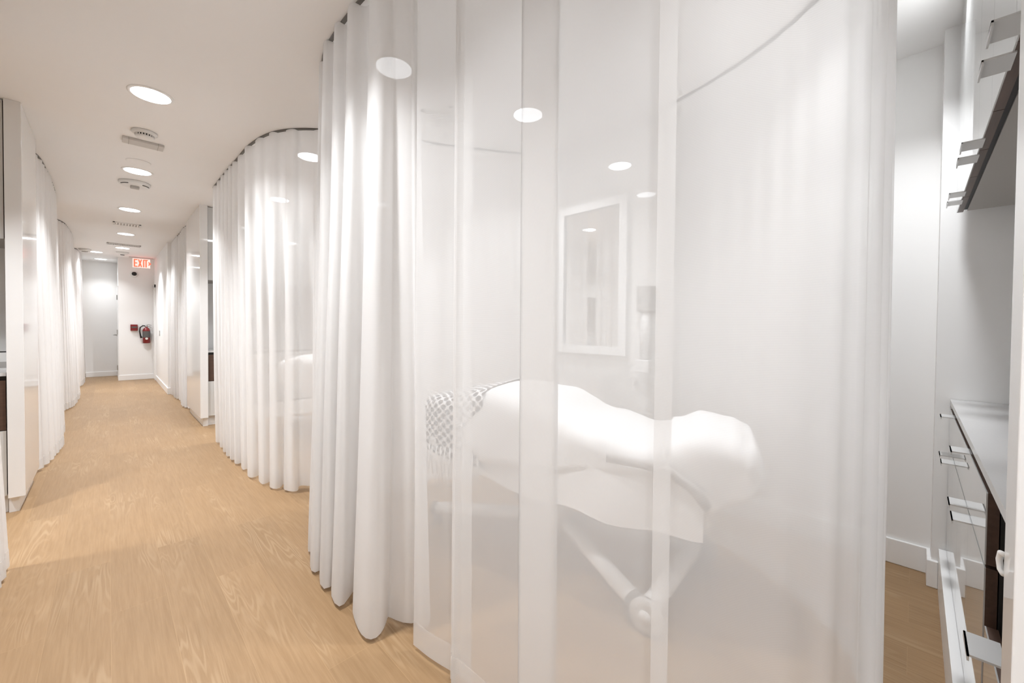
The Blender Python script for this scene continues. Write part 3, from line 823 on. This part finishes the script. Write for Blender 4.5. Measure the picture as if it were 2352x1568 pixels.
# knitted throw with fringe over the foot end
t = thing('knitted_throw', 'knitted honeycomb throw with fringe over the table foot end', 'blanket', (CC.x, CC.y, 0))
bm = table_sheet(0.012, 0.27, 0.030, [(0, 0.61), (1.0, 0.57)], ns=16, nv=60, seed=3, wrinkle=0.004)
uvl = bm.loops.layers.uv.new('UVMap')
bm.verts.ensure_lookup_table()
for f in bm.faces:
    for lp in f.loops:
        k = lp.vert.index if lp.vert.index >= 0 else 0
        i, j = divmod(k, 61)
        lp[uvl].uv = (i / 16 * 8, j / 60 * 26)
bm.verts.index_update()
for f in bm.faces:
    for lp in f.loops:
        i, j = divmod(lp.vert.index, 61)
        lp[uvl].uv = (i / 16 * 8, j / 60 * 26)
obj('knit', bm, MT['knit'], t, True)
bm = bmesh.new(); rnd = random.Random(4)
for sg in (-1, 1):
    for i in range(15):
        s = 0.02 + 0.24 * i / 14; hw = lin(HW, s) + 0.03
        a = loc3(s, sg * (hw + .012), 0.615); c = loc3(s + rnd.uniform(-.004, .004), sg * (hw + .016), 0.54); e = loc3(s + rnd.uniform(-.006, .006), sg * (hw + .012), 0.465 + rnd.uniform(-.02, .02))
        tube(bm, [a, c, e], [0.004, 0.0055, 0.003], 6)
obj('fringe', bm, MT['yarn'], t, True, label='long loose fringe strands')

# table in the second bay, glimpsed through its curtain
off = Vector((0.1, 3.35, 0))
t2 = dup(tab, tab.location + off, 0, 'white treatment table in the bay behind the second curtain')
bm = table_sheet(0.02, 0.985, 0.012, [(0, 0.72), (0.2, 0.60), (0.45, 0.55), (0.75, 0.60), (1.0, 0.62)], seed=7)
o = obj('bed_sheet', bm, MT['towel'], None, True); o.location = (CC.x + off.x, CC.y + off.y, 0)
tag(o, 'white sheet over the treatment table behind the second curtain', 'sheet')

# ------------------------------------------------------------------ ceiling fittings
def disc_thing(name, label, cat, x, y, prof, m, n=32):
    t = thing(name, label, cat, (x, y, CEIL)); b = bmesh.new(); lathe(b, prof, n=n); obj('housing', b, m, t, True); return t
t = disc_thing('smoke_detector', 'white smoke detector with dark slots, nearest on the corridor ceiling', 'smoke detector', 0.206, 4.22,
               [(0.075, 0), (0.078, -0.012), (0.066, -0.016), (0.064, -0.022)], MT['plastic'])
b = bmesh.new(); lathe(b, [(0.05, -0.022), (0.05, -0.036)], n=28); obj('dark_core', b, MT['black'], t)
b = bmesh.new()
for k in range(20):
    a = 2 * PI * k / 20; c = Vector((0.054 * math.cos(a), 0.054 * math.sin(a), -0.029)); box(b, c.x - .004, c.y - .004, -0.037, c.x + .004, c.y + .004, -0.02)
obj('slots', b, MT['plastic'], t)
b = bmesh.new(); lathe(b, [(0.057, -0.036), (0.052, -0.046), (0.03, -0.049)], n=28); obj('cap', b, MT['plastic'], t, True)
t = thing('ceiling_plate', 'pale rectangular junction plate behind the nearest smoke detector', 'ceiling plate', (0.211, 4.47, CEIL))
obj('cover', bx(-0.125, -0.06, -0.020, 0.125, 0.06, 0), MT['greyplastic'], t, bevel=0.004)
b = bmesh.new(); box(b, -0.09, -0.061, -0.0205, -0.086, 0.061, -0.001); box(b, 0.086, -0.061, -0.0205, 0.09, 0.061, -0.001); obj('joint_lines', b, MT['under'], t)
disc_thing('cover_plate', 'flat white blank round plate just before the second downlight', 'ceiling plate', 0.203, 5.03, [(0.085, 0), (0.085, -0.004), (0.08, -0.006)], MT['ceiling'])
t = disc_thing('strobe_alarm', 'round white strobe alarm between second and third downlights', 'alarm', 0.204, 5.80,
               [(0.125, 0), (0.125, -0.02), (0.115, -0.035), (0.07, -0.04)], MT['plastic'], 40)
b = bmesh.new(); box(b, -0.035, -0.03, -0.062, 0.035, 0.03, -0.038); obj('flash_window', b, MT['under'], t, bevel=0.006)
b = bmesh.new()
for a0 in (200, 300):
    tube(b, [(0.112 * math.cos(math.radians(a)), 0.112 * math.sin(math.radians(a)), -0.037) for a in range(a0, a0 + 45, 6)], 0.005, 8)
obj('sound_slots', b, MT['darkplastic'], t)
def vent(label, x, y, w, h, m='greyplastic', slots=12, rz=0.0):
    t = thing('air_vent', label, 'air vent', (x, y, CEIL), rz, 'ceiling air vents')
    b = bmesh.new()
    f = 0.02
    box(b, -w/2, -h/2, -0.010, w/2, -h/2 + f, 0); box(b, -w/2, h/2 - f, -0.010, w/2, h/2, 0); box(b, -w/2, -h/2, -0.010, -w/2 + f, h/2, 0); box(b, w/2 - f, -h/2, -0.010, w/2, h/2, 0)
    obj('frame', b, MT[m], t)
    obj('backing', bx(-w/2 + f, -h/2 + f, -0.002, w/2 - f, h/2 - f, 0), MT['under'], t)
    b = bmesh.new()
    for k in range(slots):
        x0 = -w/2 + f + (w - 2*f) * (k + 0.25) / slots; box(b, x0, -h/2 + f, -0.009, x0 + (w - 2*f) / slots * 0.55, h/2 - f, -0.002)
    obj('slats', b, MT[m], t)
vent('pale ceiling vent between the third and fourth corridor downlights', 0.205, 8.31, 0.30, 0.20, 'ceiling', 8)
vent('grey slotted ceiling grille between fourth and fifth corridor downlights', 0.217, 10.5, 0.46, 0.20, 'greyplastic', 18)
vent('square ceiling vent inside the near bay, seen through folds', 1.66, 2.36, 0.22, 0.22, 'plastic', 6, 0.5)
t = disc_thing('smoke_detector', 'small round sensor beyond the fifth corridor downlight', 'smoke detector', 0.214, 11.65, [(0.10, 0), (0.10, -0.02), (0.08, -0.035), (0.04, -0.05)], MT['plastic'])
b = bmesh.new(); lathe(b, [(0.035, -0.05), (0.03, -0.06)], n=20); obj('lens', b, MT['darkplastic'], t)
t = disc_thing('smoke_detector', 'far white ceiling sensor beside the farthest left curtain', 'smoke detector', -0.32, 11.7, [(0.09, 0), (0.09, -0.03), (0.07, -0.045), (0.03, -0.05)], MT['plastic'])
b = bmesh.new(); lathe(b, [(0.05, -0.05), (0.045, -0.058)], n=20); obj('lens', b, MT['under'], t)

# ------------------------------------------------------------------ far wall fittings
t = thing('exit_sign', 'red lit EXIT sign hanging under the ceiling at the far end', 'sign', (0.53, 12.25, 2.72))
obj('ceiling_rail', bx(-0.20, -0.03, 0.0, 0.20, 0.03, 0.03), MT['satin'], t)
obj('plate', bx(-0.145, -0.004, -0.20, 0.145, 0.004, 0.0), MT['exitplate'], t, label='clear plate glowing pale red')
def letter(strokes, x, w, h, th):
    b = bmesh.new()
    for (ax, az, cx, cz) in strokes:
        p = Vector((x + ax * w, -0.0075, -0.175 + az * h)); q = Vector((x + cx * w, -0.0075, -0.175 + cz * h))
        d_ = (q - p).normalized(); n_ = Vector((-d_.z, 0, d_.x)) * th / 2; p -= d_ * th * .4; q += d_ * th * .4
        v = []
        for yy in (-0.0035, 0.0035):
            for c in (p + n_, p - n_, q - n_, q + n_): v.append(b.verts.new((c.x, c.y + yy, c.z)))
        for f in ((0,1,2,3),(7,6,5,4),(0,4,5,1),(1,5,6,2),(2,6,7,3),(3,7,4,0)): b.faces.new([v[i] for i in f])
    bmesh.ops.recalc_face_normals(b, faces=b.faces[:])
    return b
H_ = 0.15; TH = 0.022
lets = bmesh.new()
for st, x in ((((0,0,0,1),(0,1,1,1),(0,.5,.85,.5),(0,0,1,0)), -0.115), (((0,0,1,1),(0,1,1,0)), -0.045), (((0.5,0,0.5,1),), 0.015), (((0,1,1,1),(.5,0,.5,1)), 0.055), (((0,.68,.6,.5),(.6,.5,0,.32)), 0.122)):
    tb = letter(st, x, 0.042, H_, TH); m_ = bpy.data.meshes.new('tmp'); tb.to_mesh(m_); tb.free(); lets.from_mesh(m_); bpy.data.meshes.remove(m_)
obj('lettering', lets, MT['exit'], t, label='red EXIT letters with arrow')

t = thing('security_camera', 'small dome camera with black eye below the EXIT sign', 'camera', (0.42, 12.55, 2.40))
b = bmesh.new(); lathe(b, [(0.07, 0.0), (0.07, -0.02), (0.055, -0.035)], n=24, axis='y'); obj('mount', b, MT['plastic'], t, True)
b = bmesh.new(); lathe(b, [(0.045, -0.03), (0.042, -0.055), (0.02, -0.075), (0.002, -0.08)], n=24, axis='y'); obj('eye', b, MT['black'], t, True)
t = thing('fire_alarm_station', 'red fire alarm pull station on the far wall', 'fire alarm', (0.41, 12.55, 1.185))
obj('body', bx(-0.06, -0.045, -0.07, 0.06, 0, 0.07), MT['red'], t, bevel=0.006)
obj('pull_bar', bx(-0.045, -0.056, -0.005, 0.045, -0.045, 0.025), MT['darkplastic'], t, label='dark pull bar')
t = thing('fire_extinguisher', 'red fire extinguisher with black hose on the far wall', 'fire extinguisher', (0.615, 12.475, 0.83))
b = bmesh.new(); lathe(b, [(0.055, 0), (0.066, 0.012), (0.066, 0.29), (0.05, 0.335), (0.024, 0.355), (0.022, 0.37)], n=24); obj('cylinder', b, MT['red'], t, True)
b = bmesh.new(); lathe(b, [(0.0675, 0.13), (0.0675, 0.275)], n=24); obj('label', b, MT['darkplastic'], t, label='dark wrap label')
b = bmesh.new(); lathe(b, [(0.024, -0.070), (0.024, -0.066)], (0, 0, 0.105), 16, 'y'); obj('tag', b, MT['paper'], t, label='pale round tag')
b = bmesh.new(); box(b, -0.02, -0.02, 0.37, 0.02, 0.02, 0.40); tube(b, [(0, 0, 0.40), (0.03, -0.01, 0.425), (0.085, -0.01, 0.41)], 0.009, 8); tube(b, [(0, 0, 0.385), (0.05, -0.01, 0.385), (0.085, -0.01, 0.36)], 0.008, 8); obj('valve_handle', b, MT['steel'], t, True)
b = bmesh.new(); tube(b, [(-0.01, 0, 0.39), (-0.06, -0.01, 0.40), (-0.105, -0.015, 0.36), (-0.115, -0.015, 0.27), (-0.10, -0.015, 0.17), (-0.085, -0.015, 0.12)], [0.013, 0.013, 0.013, 0.013, 0.015, 0.022], 10); obj('hose', b, MT['black'], t, True)
obj('wall_bracket', bx(-0.02, 0.045, 0.18, 0.02, 0.0745, 0.36), MT['steel'], t)
t = thing('light_switch', 'small grey wall switch right of the fire extinguisher', 'switch', (0.76, 11.2, 1.08))
obj('plate', bx(-0.008, -0.055, -0.055, 0, 0.055, 0.055), MT['under'], t, bevel=0.002)
obj('rocker', bx(-0.012, -0.018, -0.035, -0.008, 0.018, 0.035), MT['plastic'], t)
